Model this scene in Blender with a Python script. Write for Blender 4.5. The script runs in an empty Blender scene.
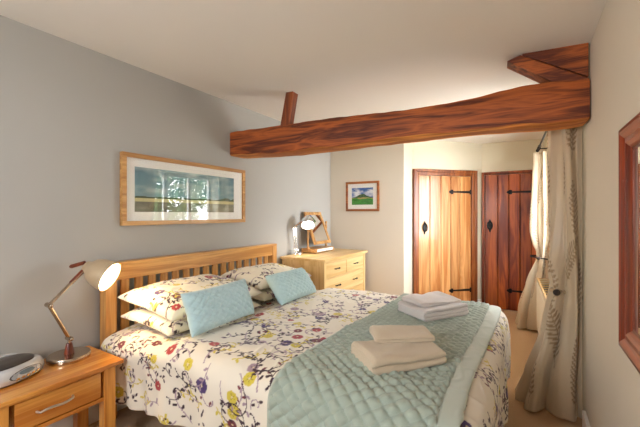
import bpy, bmesh, math, random
import numpy as np
from mathutils import Vector, Matrix

C = bpy.context.scene.collection
PI = math.pi
rng = np.random.default_rng(7)
random.seed(7)

# ------------------------------------------------------------------ colour
def lin(r, g, b):
    f = lambda c: (c/255/12.92) if c/255 <= 0.04045 else ((c/255+0.055)/1.055)**2.4
    return (f(r), f(g), f(b), 1.0)

# ------------------------------------------------------------------ materials
def newmat(name):
    m = bpy.data.materials.new(name); m.use_nodes = True
    nt = m.node_tree; b = nt.nodes['Principled BSDF']
    return m, nt, b

def N(nt, typ, **kw):
    n = nt.nodes.new(typ)
    for k, v in kw.items():
        if k.startswith('i_'):
            n.inputs[k[2:]].default_value = v
        else:
            setattr(n, k, v)
    return n

def L(nt, a, ao, b, bi): nt.links.new(a.outputs[ao], b.inputs[bi])

def plain(name, col, rough=0.5, metal=0.0, noise=0.06, scale=30, bump=0.0, spec=0.5, sheen=0.0):
    m, nt, b = newmat(name)
    tc = N(nt, 'ShaderNodeTexCoord')
    no = N(nt, 'ShaderNodeTexNoise'); no.inputs['Scale'].default_value = scale; no.inputs['Detail'].default_value = 4
    L(nt, tc, 'Object', no, 'Vector')
    mx = N(nt, 'ShaderNodeMixRGB'); mx.blend_type = 'MIX'
    mx.inputs[1].default_value = tuple(c*(1-noise) for c in col[:3])+(1,)
    mx.inputs[2].default_value = tuple(min(1, c*(1+noise)) for c in col[:3])+(1,)
    L(nt, no, 'Fac', mx, 0); L(nt, mx, 0, b, 'Base Color')
    b.inputs['Roughness'].default_value = rough; b.inputs['Metallic'].default_value = metal
    b.inputs['Specular IOR Level'].default_value = spec
    if sheen: b.inputs['Sheen Weight'].default_value = sheen
    if bump:
        bp = N(nt, 'ShaderNodeBump'); bp.inputs['Strength'].default_value = bump; bp.inputs['Distance'].default_value = 0.004
        L(nt, no, 'Fac', bp, 'Height'); L(nt, bp, 'Normal', b, 'Normal')
    return m

def wood(name, light, dark, axis=2, rough=0.4, ring=12.0, long=0.9, streak=0.55, coat=0.0, contrast=(0.32, 0.72), bump=0.15, island=0.0):
    m, nt, b = newmat(name)
    tc = N(nt, 'ShaderNodeTexCoord')
    mp = N(nt, 'ShaderNodeMapping'); s = [ring]*3; s[axis] = long; mp.inputs['Scale'].default_value = s
    L(nt, tc, 'Object', mp, 'Vector')
    n1 = N(nt, 'ShaderNodeTexNoise'); n1.inputs['Scale'].default_value = 1.0; n1.inputs['Detail'].default_value = 3; n1.inputs['Distortion'].default_value = 0.9
    L(nt, mp, 'Vector', n1, 'Vector')
    mu = N(nt, 'ShaderNodeMath'); mu.operation = 'MULTIPLY'; mu.inputs[1].default_value = 5.0
    fr = N(nt, 'ShaderNodeMath'); fr.operation = 'PINGPONG'; fr.inputs[1].default_value = 1.0
    L(nt, n1, 'Fac', mu, 0); L(nt, mu, 0, fr, 0)
    mp2 = N(nt, 'ShaderNodeMapping'); s2 = [ring*11]*3; s2[axis] = long*3; mp2.inputs['Scale'].default_value = s2
    L(nt, tc, 'Object', mp2, 'Vector')
    n2 = N(nt, 'ShaderNodeTexNoise'); n2.inputs['Scale'].default_value = 1.0; n2.inputs['Detail'].default_value = 3
    L(nt, mp2, 'Vector', n2, 'Vector')
    mix = N(nt, 'ShaderNodeMixRGB'); mix.inputs[0].default_value = streak
    L(nt, fr, 0, mix, 1); L(nt, n2, 'Fac', mix, 2)
    rp = N(nt, 'ShaderNodeValToRGB')
    rp.color_ramp.elements[0].position = contrast[0]; rp.color_ramp.elements[0].color = dark
    rp.color_ramp.elements[1].position = contrast[1]; rp.color_ramp.elements[1].color = light
    L(nt, mix, 0, rp, 'Fac')
    if island:                                   # each plank a slightly different tone
        ge = N(nt, 'ShaderNodeNewGeometry'); mr = N(nt, 'ShaderNodeMapRange'); mr.inputs['To Min'].default_value = 1-island; mr.inputs['To Max'].default_value = 1+island*.6
        L(nt, ge, 'Random Per Island', mr, 'Value')
        ml = N(nt, 'ShaderNodeVectorMath'); ml.operation = 'SCALE'; L(nt, rp, 'Color', ml, 0); L(nt, mr, 'Result', ml, 'Scale'); L(nt, ml, 'Vector', b, 'Base Color')
    else:
        L(nt, rp, 'Color', b, 'Base Color')
    b.inputs['Roughness'].default_value = rough
    b.inputs['Coat Weight'].default_value = coat; b.inputs['Coat Roughness'].default_value = 0.15
    if bump:
        bp = N(nt, 'ShaderNodeBump'); bp.inputs['Strength'].default_value = bump; bp.inputs['Distance'].default_value = 0.003
        L(nt, mix, 0, bp, 'Height'); L(nt, bp, 'Normal', b, 'Normal')
    return m

def painted(name, rough=0.8, spec=0.3, sheen=0.2, metal=0.0, weave=700, bump=0.1, coat=0.0):
    """cloth or print whose pattern is stored per vertex"""
    m, nt, b = newmat(name)
    at = N(nt, 'ShaderNodeVertexColor'); at.layer_name = 'pattern'
    L(nt, at, 'Color', b, 'Base Color')
    b.inputs['Roughness'].default_value = rough; b.inputs['Specular IOR Level'].default_value = spec
    b.inputs['Sheen Weight'].default_value = sheen; b.inputs['Metallic'].default_value = metal
    b.inputs['Coat Weight'].default_value = coat
    if bump:
        tc = N(nt, 'ShaderNodeTexCoord'); no = N(nt, 'ShaderNodeTexNoise'); no.inputs['Scale'].default_value = weave
        L(nt, tc, 'Object', no, 'Vector')
        bp = N(nt, 'ShaderNodeBump'); bp.inputs['Strength'].default_value = bump; bp.inputs['Distance'].default_value = 0.002
        L(nt, no, 'Fac', bp, 'Height'); L(nt, bp, 'Normal', b, 'Normal')
    return m

def glassmat(name, refl=0.08, rough=0.0):
    m, nt, b = newmat(name)
    nt.nodes.remove(b); out = nt.nodes['Material Output']
    tr = N(nt, 'ShaderNodeBsdfTransparent'); gl = N(nt, 'ShaderNodeBsdfGlossy'); gl.inputs['Roughness'].default_value = rough
    lw = N(nt, 'ShaderNodeLayerWeight'); lw.inputs['Blend'].default_value = 0.5
    fz = N(nt, 'ShaderNodeMath'); fz.operation = 'POWER'; fz.inputs[1].default_value = 5.0
    L(nt, lw, 'Facing', fz, 0)
    ad = N(nt, 'ShaderNodeMath'); ad.operation = 'ADD'; ad.inputs[1].default_value = refl; ad.use_clamp = True
    mx = N(nt, 'ShaderNodeMixShader')
    L(nt, fz, 0, ad, 0); L(nt, ad, 0, mx, 'Fac'); L(nt, tr, 0, mx, 1); L(nt, gl, 0, mx, 2); L(nt, mx, 0, out, 'Surface')
    return m

def emit(name, col, strength):
    m, nt, b = newmat(name)
    b.inputs['Base Color'].default_value = (1, 1, 1, 1)
    b.inputs['Emission Color'].default_value = col; b.inputs['Emission Strength'].default_value = strength
    return m

M = {}
M['wall_grey'] = plain('warm grey wall paint', lin(174, 172, 167), 0.75, noise=0.015, scale=4, spec=0.25)
M['wall_far'] = plain('stone wall paint', lin(214, 205, 190), 0.75, noise=0.015, scale=4, spec=0.25)
M['wall_cream'] = plain('cream wall paint', lin(218, 211, 190), 0.75, noise=0.015, scale=4, spec=0.25)
M['ceil'] = plain('white ceiling paint', lin(232, 228, 222), 0.85, noise=0.01, scale=3, spec=0.2)
M['trimw'] = plain('white gloss paint', lin(236, 234, 228), 0.35, noise=0.01, scale=5)
M['carpet'] = plain('tan carpet', lin(192, 156, 114), 0.95, noise=0.28, scale=260, bump=0.8, spec=0.1, sheen=0.3)
HO, HOD = lin(224, 170, 98), lin(192, 132, 68)
M['oak_x'] = wood('honey oak along x', HO, HOD, 0, 0.36, coat=0.15)
M['oak_y'] = wood('honey oak along y', HO, HOD, 1, 0.36, coat=0.15)
M['oak_z'] = wood('honey oak along z', HO, HOD, 2, 0.36, coat=0.15)
NO, NOD = lin(226, 160, 76), lin(194, 120, 48)
M['night_y'] = wood('nightstand oak along y', NO, NOD, 1, 0.24, coat=0.4)
M['night_z'] = wood('nightstand oak along z', NO, NOD, 2, 0.34, coat=0.2)
CO, COD = lin(232, 200, 142), lin(212, 172, 110)
M['chest_y'] = wood('pale oak along y', CO, COD, 1, 0.4, coat=0.1)
M['chest_z'] = wood('pale oak along z', CO, COD, 2, 0.4, coat=0.1)
M['frame_oak'] = wood('frame oak', lin(206, 158, 96), lin(168, 118, 62), 1, 0.42, ring=20, coat=0.1)
M['frame_oak_z'] = wood('frame oak upright', lin(206, 158, 96), lin(168, 118, 62), 2, 0.42, ring=20, coat=0.1)
M['frame_brown_x'] = wood('brown frame', lin(176, 106, 48), lin(132, 70, 26), 0, 0.4, ring=20)
M['beam'] = wood('stained old oak beam', lin(178, 92, 36), lin(92, 36, 10), 0, 0.6, ring=17, long=2.0, streak=0.5, contrast=(0.28, 0.74), bump=0.8)
M['beam_edge'] = wood('worn lighter beam edge', lin(226, 152, 76), lin(160, 90, 36), 0, 0.65, ring=9, streak=0.5, bump=0.6)
M['beam_z'] = wood('stained old oak strut', lin(168, 86, 34), lin(96, 40, 14), 2, 0.6, ring=12, long=0.8, contrast=(0.22, 0.8), bump=0.5)
M['door_light'] = wood('varnished oak door', lin(212, 158, 100), lin(176, 112, 58), 2, 0.34, ring=10, coat=0.35, bump=0.1, island=.22)
M['door_frame'] = wood('oak door frame', lin(160, 92, 44), lin(116, 58, 24), 2, 0.38, ring=14, coat=0.25)
M['door_dark'] = wood('red brown stained door', lin(176, 88, 30), lin(116, 44, 12), 2, 0.42, ring=9, coat=0.12, bump=0.1, island=.40)
M['mahog_z'] = wood('mahogany mirror frame', lin(142, 54, 18), lin(88, 26, 8), 2, 0.34, ring=18, coat=0.15)
M['mahog_y'] = wood('mahogany mirror frame rail', lin(142, 54, 18), lin(88, 26, 8), 1, 0.34, ring=18, coat=0.15)
M['lampwood'] = wood('reddish lamp wood', lin(132, 58, 30), lin(86, 30, 14), 2, 0.3, ring=30, coat=0.4)
M['groove'] = plain('dark grooves', lin(58, 30, 16), 0.8)
M['iron'] = plain('black iron', lin(28, 26, 25), 0.5, 0.6, 0.15, 60, bump=0.2)
M['chrome'] = plain('chrome', (0.80, 0.80, 0.80, 1), 0.14, 1.0, 0.02, 20)
M['brass_nickel'] = plain('warm brushed nickel', (0.50, 0.40, 0.31, 1), 0.22, 1.0, 0.04, 40)
M['nickel'] = plain('satin nickel', (0.72, 0.70, 0.66, 1), 0.28, 1.0, 0.03, 40)
M['shade_beige'] = plain('beige enamel', lin(196, 172, 140), 0.35, 0.25, 0.02, 10)
M['shade_in'] = plain('white shade lining', lin(245, 240, 230), 0.5, 0.0, 0.01, 10)
M['silver'] = plain('silver plastic', lin(218, 220, 224), 0.25, 0.4, 0.03, 20)
M['dark_plastic'] = plain('dark grey plastic', lin(66, 58, 54), 0.28, 0.1, 0.05, 20)
M['lcd'] = plain('blue grey display', lin(96, 118, 132), 0.2, 0.0, 0.05, 20)
M['panel_face'] = plain('pale grey panel', lin(176, 186, 196), 0.25, 0.4, 0.04, 20)
M['grille'] = plain('tan grille enamel', lin(196, 160, 104), 0.45, 0, 0.04, 20)
M['black'] = plain('black', lin(16, 15, 15), 0.6, 0, 0.05, 20)
M['mattress'] = plain('mattress ticking', lin(214, 208, 196), 0.9, 0, 0.03, 60)
M['bulb'] = emit('lit bulb warm', (1.0, 0.80, 0.52, 1), 14.0)
M['bulb2'] = emit('lit bulb white', (1.0, 0.93, 0.84, 1), 9.0)
M['mirror'] = plain('mirror silver', (0.9, 0.9, 0.9, 1), 0.01, 1.0, 0.0, 5)
M['glass'] = glassmat('picture glass', 0.045)
M['window_glass'] = glassmat('window glass', 0.0)
M['mount'] = plain('white mount card', lin(246, 246, 242), 0.8, 0, 0.01, 20)
M['radiator'] = plain('cream radiator enamel', lin(232, 224, 204), 0.4, 0, 0.01, 10)
M['towel_beige'] = plain('beige terry towel', lin(208, 190, 164), 0.95, 0, 0.10, 420, bump=0.7, spec=0.1, sheen=0.4)
M['towel_white'] = plain('off white terry towel', lin(216, 208, 204), 0.95, 0, 0.08, 420, bump=0.7, spec=0.1, sheen=0.4)
M['floral'] = painted('floral cotton')
M['throw'] = painted('quilted sage throw', 0.62, 0.35, 0.3, bump=0.15)
M['cushion'] = painted('quilted duck egg cushion', 0.55, 0.4, 0.3, bump=0.12)
M['curtain'] = painted('satin fern curtain', 0.36, 0.55, 0.25, bump=0.08)
M['print'] = painted('printed picture', 0.6, 0.2, 0.0, bump=0.0)
M['rope'] = plain('dark cord', lin(46, 38, 34), 0.8, 0, 0.2, 300, bump=0.5)
M['leaf'] = plain('leaf', lin(70, 96, 44), 0.6, 0, 0.25, 6)
M['bark'] = plain('bark', lin(86, 70, 54), 0.9, 0, 0.3, 20, bump=0.8)
M['bounce_ground'] = plain('pale bounce ground', lin(214, 208, 198), 0.95, 0, 0.25, 12)  # unseen ground made pale to bounce neutral daylight onto the ceiling

def translucent(m, fac):
    nt = m.node_tree; b = nt.nodes['Principled BSDF']; out = nt.nodes['Material Output']
    t = N(nt, 'ShaderNodeBsdfTranslucent'); x = N(nt, 'ShaderNodeMixShader'); x.inputs['Fac'].default_value = fac
    at = next(n for n in nt.nodes if n.bl_idname == 'ShaderNodeVertexColor'); L(nt, at, 'Color', t, 'Color')
    L(nt, b, 0, x, 1); L(nt, t, 0, x, 2); L(nt, x, 0, out, 'Surface')
translucent(M['curtain'], .38)

# ------------------------------------------------------------------ mesh building
class MB:
    def __init__(s): s.v = []; s.f = []
    def add(s, vs, fs):
        o = len(s.v); s.v += [tuple(v) for v in vs]; s.f += [tuple(i+o for i in f) for f in fs]; return s
    def box(s, x0, x1, y0, y1, z0, z1, mat=None):
        vs = [Vector((x, y, z)) for x in (x0, x1) for y in (y0, y1) for z in (z0, z1)]
        if mat: vs = [mat @ v for v in vs]
        return s.add(vs, [(0, 1, 3, 2), (4, 6, 7, 5), (0, 4, 5, 1), (2, 3, 7, 6), (0, 2, 6, 4), (1, 5, 7, 3)])
    def prism(s, poly, off, mat=None):
        """closed 3D polygon swept by the vector off"""
        n = len(poly); off = Vector(off)
        vs = [Vector(p) for p in poly]+[Vector(p)+off for p in poly]
        if mat: vs = [mat @ v for v in vs]
        return s.add(vs, [tuple(range(n))[::-1], tuple(range(n, 2*n))]+[(i, (i+1) % n, n+(i+1) % n, n+i) for i in range(n)])
    def tube(s, path, r, seg=12, caps=True):
        path = [Vector(p) for p in path]; rs = r if isinstance(r, (list, tuple)) else [r]*len(path)
        vs = []; fs = []; up = None
        for i, p in enumerate(path):
            d = (path[min(i+1, len(path)-1)]-path[max(i-1, 0)]).normalized()
            if up is None:
                up = Vector((0, 0, 1)) if abs(d.z) < 0.9 else Vector((1, 0, 0))
            a = d.cross(up).normalized(); b = a.cross(d).normalized(); up = b
            for k in range(seg):
                an = 2*PI*k/seg; vs.append(p+(a*math.cos(an)+b*math.sin(an))*rs[i])
        for i in range(len(path)-1):
            for k in range(seg):
                fs.append((i*seg+k, i*seg+(k+1) % seg, (i+1)*seg+(k+1) % seg, (i+1)*seg+k))
        if caps:
            fs.append(tuple(range(seg))[::-1]); o = (len(path)-1)*seg; fs.append(tuple(range(o, o+seg)))
        return s.add(vs, fs)
    def lathe(s, prof, seg=28, mat=None, close=False):
        """prof: (radius, height) about local z"""
        vs = []; fs = []; n = len(prof)
        for r, z in prof:
            for k in range(seg):
                a = 2*PI*k/seg; v = Vector((r*math.cos(a), r*math.sin(a), z)); vs.append(mat @ v if mat else v)
        rng_ = range(n if close else n-1)
        for i in rng_:
            j = (i+1) % n
            for k in range(seg): fs.append((i*seg+k, i*seg+(k+1) % seg, j*seg+(k+1) % seg, j*seg+k))
        if not close:
            fs.append(tuple(range(seg))[::-1]); fs.append(tuple(range((n-1)*seg, n*seg)))
        return s.add(vs, fs)
    def ball(s, c, r, seg=16, sc=(1, 1, 1)):
        c = Vector(c); prof = [(max(1e-4, r*math.sin(PI*i/10)), -r*math.cos(PI*i/10)) for i in range(11)]
        return s.lathe(prof, seg, Matrix.Translation(c) @ Matrix.Diagonal((*sc, 1)))
    def build(s, name, mat, parent=None, bevel=0.0, smooth=False, seg=2):
        me = bpy.data.meshes.new(name); me.from_pydata(s.v, [], s.f)
        bm = bmesh.new(); bm.from_mesh(me); bmesh.ops.recalc_face_normals(bm, faces=bm.faces); bm.to_mesh(me); bm.free()
        me.materials.append(mat)
        o = bpy.data.objects.new(name, me); C.objects.link(o)
        if parent: o.parent = parent
        if smooth:
            me.polygons.foreach_set('use_smooth', [True]*len(me.polygons))
            me.set_sharp_from_angle(angle=math.radians(40))
        if bevel:
            b = o.modifiers.new('bevel', 'BEVEL'); b.width = bevel; b.segments = seg; b.limit_method = 'ANGLE'; b.angle_limit = math.radians(40)
        return o

def tag(o, label, cat, group=None):
    o['label'] = label; o['category'] = cat
    if group: o['group'] = group
    return o
def thing(name, label, cat, loc=(0, 0, 0), rz=0.0, group=None):
    o = bpy.data.objects.new(name, None); o.empty_display_size = 0.05; C.objects.link(o)
    o.location = loc; o.rotation_euler = (0, 0, rz)
    return tag(o, label, cat, group)
def struct(o):
    o['kind'] = 'structure'; return o

def grid_object(name, P, col, mat, parent=None, wrap=False, flip=False):
    """P (n,m,3) points; col (n,m,3) linear colours or None"""
    n, m = P.shape[:2]
    me = bpy.data.meshes.new(name)
    me.vertices.add(n*m); me.vertices.foreach_set('co', np.ascontiguousarray(P, dtype=np.float32).ravel())
    i, j = np.meshgrid(np.arange(n-1), np.arange(m if wrap else m-1), indexing='ij'); j2 = (j+1) % m
    q = np.stack([i*m+j, (i+1)*m+j, (i+1)*m+j2, i*m+j2], -1).reshape(-1, 4)
    if flip: q = q[:, ::-1]
    finish(me, q)
    return link_cloth(name, me, None if col is None else col.reshape(-1, 3), mat, parent)
def finish(me, q):
    me.loops.add(q.size); me.loops.foreach_set('vertex_index', np.ascontiguousarray(q, dtype=np.int32).ravel())
    me.polygons.add(len(q)); me.polygons.foreach_set('loop_start', np.arange(0, q.size, 4, dtype=np.int32))
    me.polygons.foreach_set('use_smooth', np.ones(len(q), dtype=bool)); me.update(calc_edges=True); me.validate()
def link_cloth(name, me, col, mat, parent):
    if col is not None:
        at = me.color_attributes.new('pattern', 'FLOAT_COLOR', 'POINT')
        c4 = np.ones((len(me.vertices), 4), dtype=np.float32); c4[:, :3] = col; at.data.foreach_set('color', c4.ravel())
    me.materials.append(mat)
    o = bpy.data.objects.new(name, me); C.objects.link(o)
    if parent: o.parent = parent
    return o

def vnoise(x, y, seed, freq):
    """smooth value noise, about -1..1"""
    r = np.random.default_rng(seed).uniform(-1, 1, (64, 64)); X, Y = x*freq, y*freq
    xi, yi = np.floor(X).astype(int), np.floor(Y).astype(int); fx, fy = X-xi, Y-yi
    fx = fx*fx*(3-2*fx); fy = fy*fy*(3-2*fy); g = lambda a, b: r[a % 64, b % 64]
    return (g(xi, yi)*(1-fx)+g(xi+1, yi)*fx)*(1-fy)+(g(xi, yi+1)*(1-fx)+g(xi+1, yi+1)*fx)*fy
def smooth(a, b, x):
    t = np.clip((x-a)/(b-a), 0, 1); return t*t*(3-2*t)

# ------------------------------------------------------------------ cloth printing
class Canvas:
    def __init__(s, x0, x1, y0, y1, base, res=0.003):
        s.x0, s.y0, s.res = x0, y0, res
        s.a = np.empty((int((x1-x0)/res)+2, int((y1-y0)/res)+2, 3)); s.a[:] = base[:3]
    def ell(s, cx, cy, rx, ry, ang, col):
        R = max(rx, ry); r = s.res
        i0, i1 = int((cx-R-s.x0)/r)-1, int((cx+R-s.x0)/r)+2; j0, j1 = int((cy-R-s.y0)/r)-1, int((cy+R-s.y0)/r)+2
        i0, j0 = max(i0, 0), max(j0, 0); i1, j1 = min(i1, s.a.shape[0]), min(j1, s.a.shape[1])
        if i1 <= i0 or j1 <= j0: return
        X, Y = np.meshgrid(s.x0+np.arange(i0, i1)*r-cx, s.y0+np.arange(j0, j1)*r-cy, indexing='ij')
        c, d = math.cos(ang), math.sin(ang)
        q = ((X*c+Y*d)/rx)**2+((-X*d+Y*c)/ry)**2
        w = np.clip((1.15-q)/0.3, 0, 1)[..., None]
        s.a[i0:i1, j0:j1] = s.a[i0:i1, j0:j1]*(1-w)+np.array(col[:3])*w
    def sample(s, X, Y):
        i = np.clip(((X-s.x0)/s.res).astype(int), 0, s.a.shape[0]-1); j = np.clip(((Y-s.y0)/s.res).astype(int), 0, s.a.shape[1]-1)
        return s.a[i, j]

PLUM, WINE, PURP, MAUVE, YEL, RED = lin(56, 34, 46), lin(112, 44, 56), lin(72, 50, 104), lin(160, 136, 148), lin(206, 186, 70), lin(168, 50, 56)
COTTON = lin(228, 219, 203)
def flower(cv, x, y, col, r=0.028):
    for k in range(7):
        a = k*2*PI/7+x*9
        cv.ell(x+math.cos(a)*r*0.5, y+math.sin(a)*r*0.5, r*0.56, r*0.52, a, col)
    dk = tuple(c*0.5 for c in col[:3])
    for k in range(5):
        a = k*2*PI/5+y*7
        cv.ell(x+math.cos(a)*r*0.4, y+math.sin(a)*r*0.4, r*0.22, r*0.06, a, dk)
    cv.ell(x, y, r*0.2, r*0.2, 0, lin(216, 196, 160))
def vine(cv, x, y, h, length, col, leafcol, R, end=None):
    sg = R.choice((-1, 1)); k = sg*R.uniform(1, 6); dk = sg*R.uniform(4, 42)*(0.25/length); n = int(length/0.0025); side = 1
    for i in range(n):
        h += (k+dk*i/n)*0.0025; x += math.cos(h)*0.0025; y += math.sin(h)*0.0025
        cv.ell(x, y, 0.0031, 0.0031, 0, col)
        if i % 13 == 6 and i < n*0.8 and R.random() < .85:
            side = -side; a = h+side*1.0
            cv.ell(x+math.cos(a)*0.018, y+math.sin(a)*0.018, 0.0128, 0.0066, a, leafcol)
    if end is not None: flower(cv, x+math.cos(h)*0.02, y+math.sin(h)*0.02, end, R.uniform(0.022, 0.031))
def floral(cv, x0, x1, y0, y1, seed, pinned=()):
    R = random.Random(seed); done = []
    for (x, y, c, r) in pinned:
        done.append((x, y))
        for _ in range(2): vine(cv, x, y, R.uniform(0, 6.28), R.uniform(0.14, 0.28), R.choice([PLUM, PLUM, MAUVE]), R.choice([PLUM, PLUM, WINE]), R)
        flower(cv, x, y, c, r)
    for _ in range(int((x1-x0)*(y1-y0)*400)):
        x, y = R.uniform(x0, x1), R.uniform(y0, y1)
        if any((x-a)**2+(y-b)**2 < 0.067**2 for a, b in done): continue
        done.append((x, y)); t = R.random()
        if t < 0.30: vine(cv, x, y, R.uniform(0, 6.28), R.uniform(0.18, 0.34), R.choice([PLUM, MAUVE]), R.choice([PLUM, PLUM, MAUVE]), R, R.choice([PURP, WINE, YEL, MAUVE, YEL, RED]))
        elif t < 0.48: vine(cv, x, y, R.uniform(0, 6.28), R.uniform(0.12, 0.24), YEL, YEL, R)
        elif t < 0.84: vine(cv, x, y, R.uniform(0, 6.28), R.uniform(0.10, 0.2), R.choice([MAUVE, MAUVE, PLUM]), PLUM, R)
        else:
            for _k in range(6): cv.ell(x+R.uniform(-.04, .04), y+R.uniform(-.04, .04), 0.011, 0.0055, R.uniform(0, 6), PLUM)

# ------------------------------------------------------------------ room
def plan_wall(name, p, q, z1, mat, thick=0.12, holes=()):
    """wall whose visible face runs p->q (room on the left hand side of p->q is outside); thickness goes to the right"""
    p, q = Vector((*p, 0)), Vector((*q, 0)); d = (q-p); ln = d.length; d.normalize(); nrm = Vector((d.y, -d.x, 0))
    mat4 = Matrix(((d.x, nrm.x, 0, p.x), (d.y, nrm.y, 0, p.y), (0, 0, 1, 0), (0, 0, 0, 1)))
    b = MB()
    if not holes: b.box(0, ln, 0, thick, 0, z1, mat4)
    for (a0, a1, h0, h1) in holes:
        b.box(0, a0, 0, thick, 0, z1, mat4); b.box(a1, ln, 0, thick, 0, z1, mat4)
        b.box(a0, a1, 0, thick, 0, h0, mat4); b.box(a0, a1, 0, thick, h1, z1, mat4)
    return struct(b.build(name, mat)), mat4

TOP = 2.42
YB = -1.3
struct(MB().box(-0.15, 3.0, YB-0.15, 5.4, -0.12, 0.0).build('floor', M['carpet']))
struct(MB().prism([(-0.15, YB-0.15, 2.293), (3.0, YB-0.15, 2.220), (3.0, YB-0.15, 2.46), (-0.15, YB-0.15, 2.46)], (0, 5.56-YB, 0)).build('ceiling', M['ceil']))
plan_wall('wall_left', (0, 4.06), (0, YB), TOP, M['wall_grey'])[0]
plan_wall('wall_back', (0, YB), (2.59, YB), TOP, M['wall_grey'], holes=((0.75, 1.70, 1.05, 1.95),))  # opening cut for the added fill light window
plan_wall('wall_right', (2.59, YB), (2.59, 2.55), TOP, M['wall_far'])
WW, WM = plan_wall('wall_window', (2.59, 2.55), (2.495, 5.16), TOP, M['wall_cream'], 0.3, holes=((0.42, 1.78, 0.82, 1.95),))
plan_wall('wall_end', (2.495, 5.16), (1.77, 5.16), TOP, M['wall_cream'])
plan_wall('wall_angled', (1.77, 5.16), (1.02, 4.43), TOP, M['wall_cream'])
plan_wall('wall_return', (1.02, 4.43), (1.02, 4.0605), TOP, M['wall_cream'])
plan_wall('wall_far', (1.0195, 4.06), (0, 4.06), TOP, M['wall_far'])

def local(p, q):
    """frame with s along p->q, o towards the room, z up"""
    p, q = Vector((*p, 0)), Vector((*q, 0)); d = (q-p).normalized(); n = Vector((d.y, -d.x, 0))
    return Matrix(((d.x, n.x, 0, p.x), (d.y, n.y, 0, p.y), (0, 0, 1, 0), (0, 0, 0, 1)))
AM = local((1.02, 4.43), (1.77, 5.16)); EM = local((1.77, 5.16), (2.495, 5.16))
for nm, pts in (('baseboard_angled', (AM, 0.952, 1.043)),
                ('baseboard_return', (local((1.02, 4.06), (1.02, 4.43)), 0.0, 0.36)),
                ('baseboard_far', (local((0.60, 4.06), (1.02, 4.06)), 0.0, 0.42))):
    m, a, b_ = pts
    struct(MB().box(a, b_, 0.0, 0.018, 0.0, 0.11, m).build(nm, M['trimw'], bevel=0.004))
struct(MB().box(2.572, 2.59, YB, 2.55, 0.0, 0.11).build('baseboard_right', M['trimw'], bevel=0.004))
struct(MB().box(0, 0.018, YB, 4.06, 0.0, 0.11).build('baseboard_left', M['trimw'], bevel=0.004))

def strap_hinge(m, s0, s1, z, parent):
    b = MB()
    w0, w1 = 0.009, 0.016
    b.prism([(s0, 0.024, z-w0), (s1, 0.024, z-w1), (s1, 0.024, z+w1), (s0, 0.024, z+w0)], (0, 0.006, 0), None)
    for (dx, dz, r) in ((-0.012, 0, 0.02), (0.006, 0.018, 0.013), (0.006, -0.018, 0.013)):   # leaf shaped tip
        b.prism([(s0+dx+r*1.4*math.cos(a), 0.024, z+dz+r*math.sin(a)) for a in [k*PI/6 for k in range(12)]], (0, 0.005, 0))
    b.tube([(s1, 0.03, z-0.03), (s1, 0.03, z+0.03)], 0.011, 10)
    for t in (0.2, 0.5, 0.8): b.ball((s0+(s1-s0)*t, 0.031, z), 0.007, 8)
    b.v = [m @ Vector(v) for v in b.v]
    return b.build('strap_hinge', M['iron'], parent)
def ring_handle(m, s, z, parent):
    b = MB()
    b.prism([(s+0.020*math.cos(a)*(1.0+0.25*math.cos(4*a)), 0.024, z+0.088*math.sin(a)) for a in [k*2*PI/28 for k in range(28)]], (0, 0.005, 0))
    ring = [(s+0.030*math.sin(a), 0.040+0.004*math.cos(a), z+0.005-0.050*math.cos(a)) for a in [k*2*PI/24 for k in range(25)]]
    b.tube(ring, 0.0075, 8)
    b.ball((s, 0.036, z+0.055), 0.016, 12); b.ball((s, 0.032, z-0.062), 0.009, 10)
    b.v = [m @ Vector(v) for v in b.v]
    return b.build('ring_handle', M['iron'], parent)
def door(name, m, f0, f1, ftop, edges, ltop, leafmat, framemat, hinges, handle):
    root = MB()
    for a, c in zip(edges[:-1], edges[1:]):       # planks with a V groove between
        g = 0.006
        root.prism([(a+g*0.45, 0.008, 0.012), (c-g*0.45, 0.008, 0.012), (c-g*0.45, 0.018, 0.012), (c-g*1.4, 0.024, 0.012), (a+g*1.4, 0.024, 0.012), (a+g*0.45, 0.018, 0.012)], (0, 0, ltop-0.012), m)
    root = struct(root.build(name, leafmat))
    MB().box(edges[0], edges[-1], 0.001, 0.008, 0.012, ltop, m).build('backing_board', M['groove'], root)
    fr = MB(); l0, l1 = edges[0]-0.004, edges[-1]+0.004
    for (o0, o1, w) in ((0.001, 0.046, 0.35), (0.001, 0.036, 1.0)):
        a0, a1, tp = f0+(l0-f0)*(1-1)*w, f1, ftop
        if w < 1:  # raised outer moulding
            x0, x1, x2, x3, zt = f0, f0+(l0-f0)*0.42, f1-(f1-l1)*0.42, f1, ftop-(ftop-ltop)*0.42
            fr.box(x0, x1, o0, o1, 0, ftop, m); fr.box(x2, x3, o0, o1, 0, ftop, m); fr.box(x1, x2, o0, o1, zt, ftop, m)
        else:
            x1, x2, zt = f0+(l0-f0)*0.42, f1-(f1-l1)*0.42, ftop-(ftop-ltop)*0.42
            fr.box(x1, l0, o0, o1, 0, zt, m); fr.box(l1, x2, o0, o1, 0, zt, m); fr.box(l0, l1, o0, o1, ltop+0.004, zt, m)
    fr.build('door_frame', framemat, root, bevel=0.005)
    for (s0, s1, z) in hinges: strap_hinge(m, s0, s1, z, root)
    ring_handle(m, handle[0], handle[1], root)
    return root
door('door_1', AM, 0.0, 0.947, 1.868, (0.074, 0.24, 0.403, 0.549, 0.691, 0.861), 1.785, M['door_light'], M['door_frame'],
     ((0.56, 0.846, 1.576), (0.56, 0.846, 0.255)), (0.160, 1.10))
door('door_2', EM, 0.004, 0.722, 1.846, (0.040, 0.198, 0.328, 0.454, 0.58, 0.690), 1.806, M['door_dark'], M['door_dark'],
     ((0.34, 0.675, 1.568), (0.34, 0.675, 0.268)), (0.102, 1.12))

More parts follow.
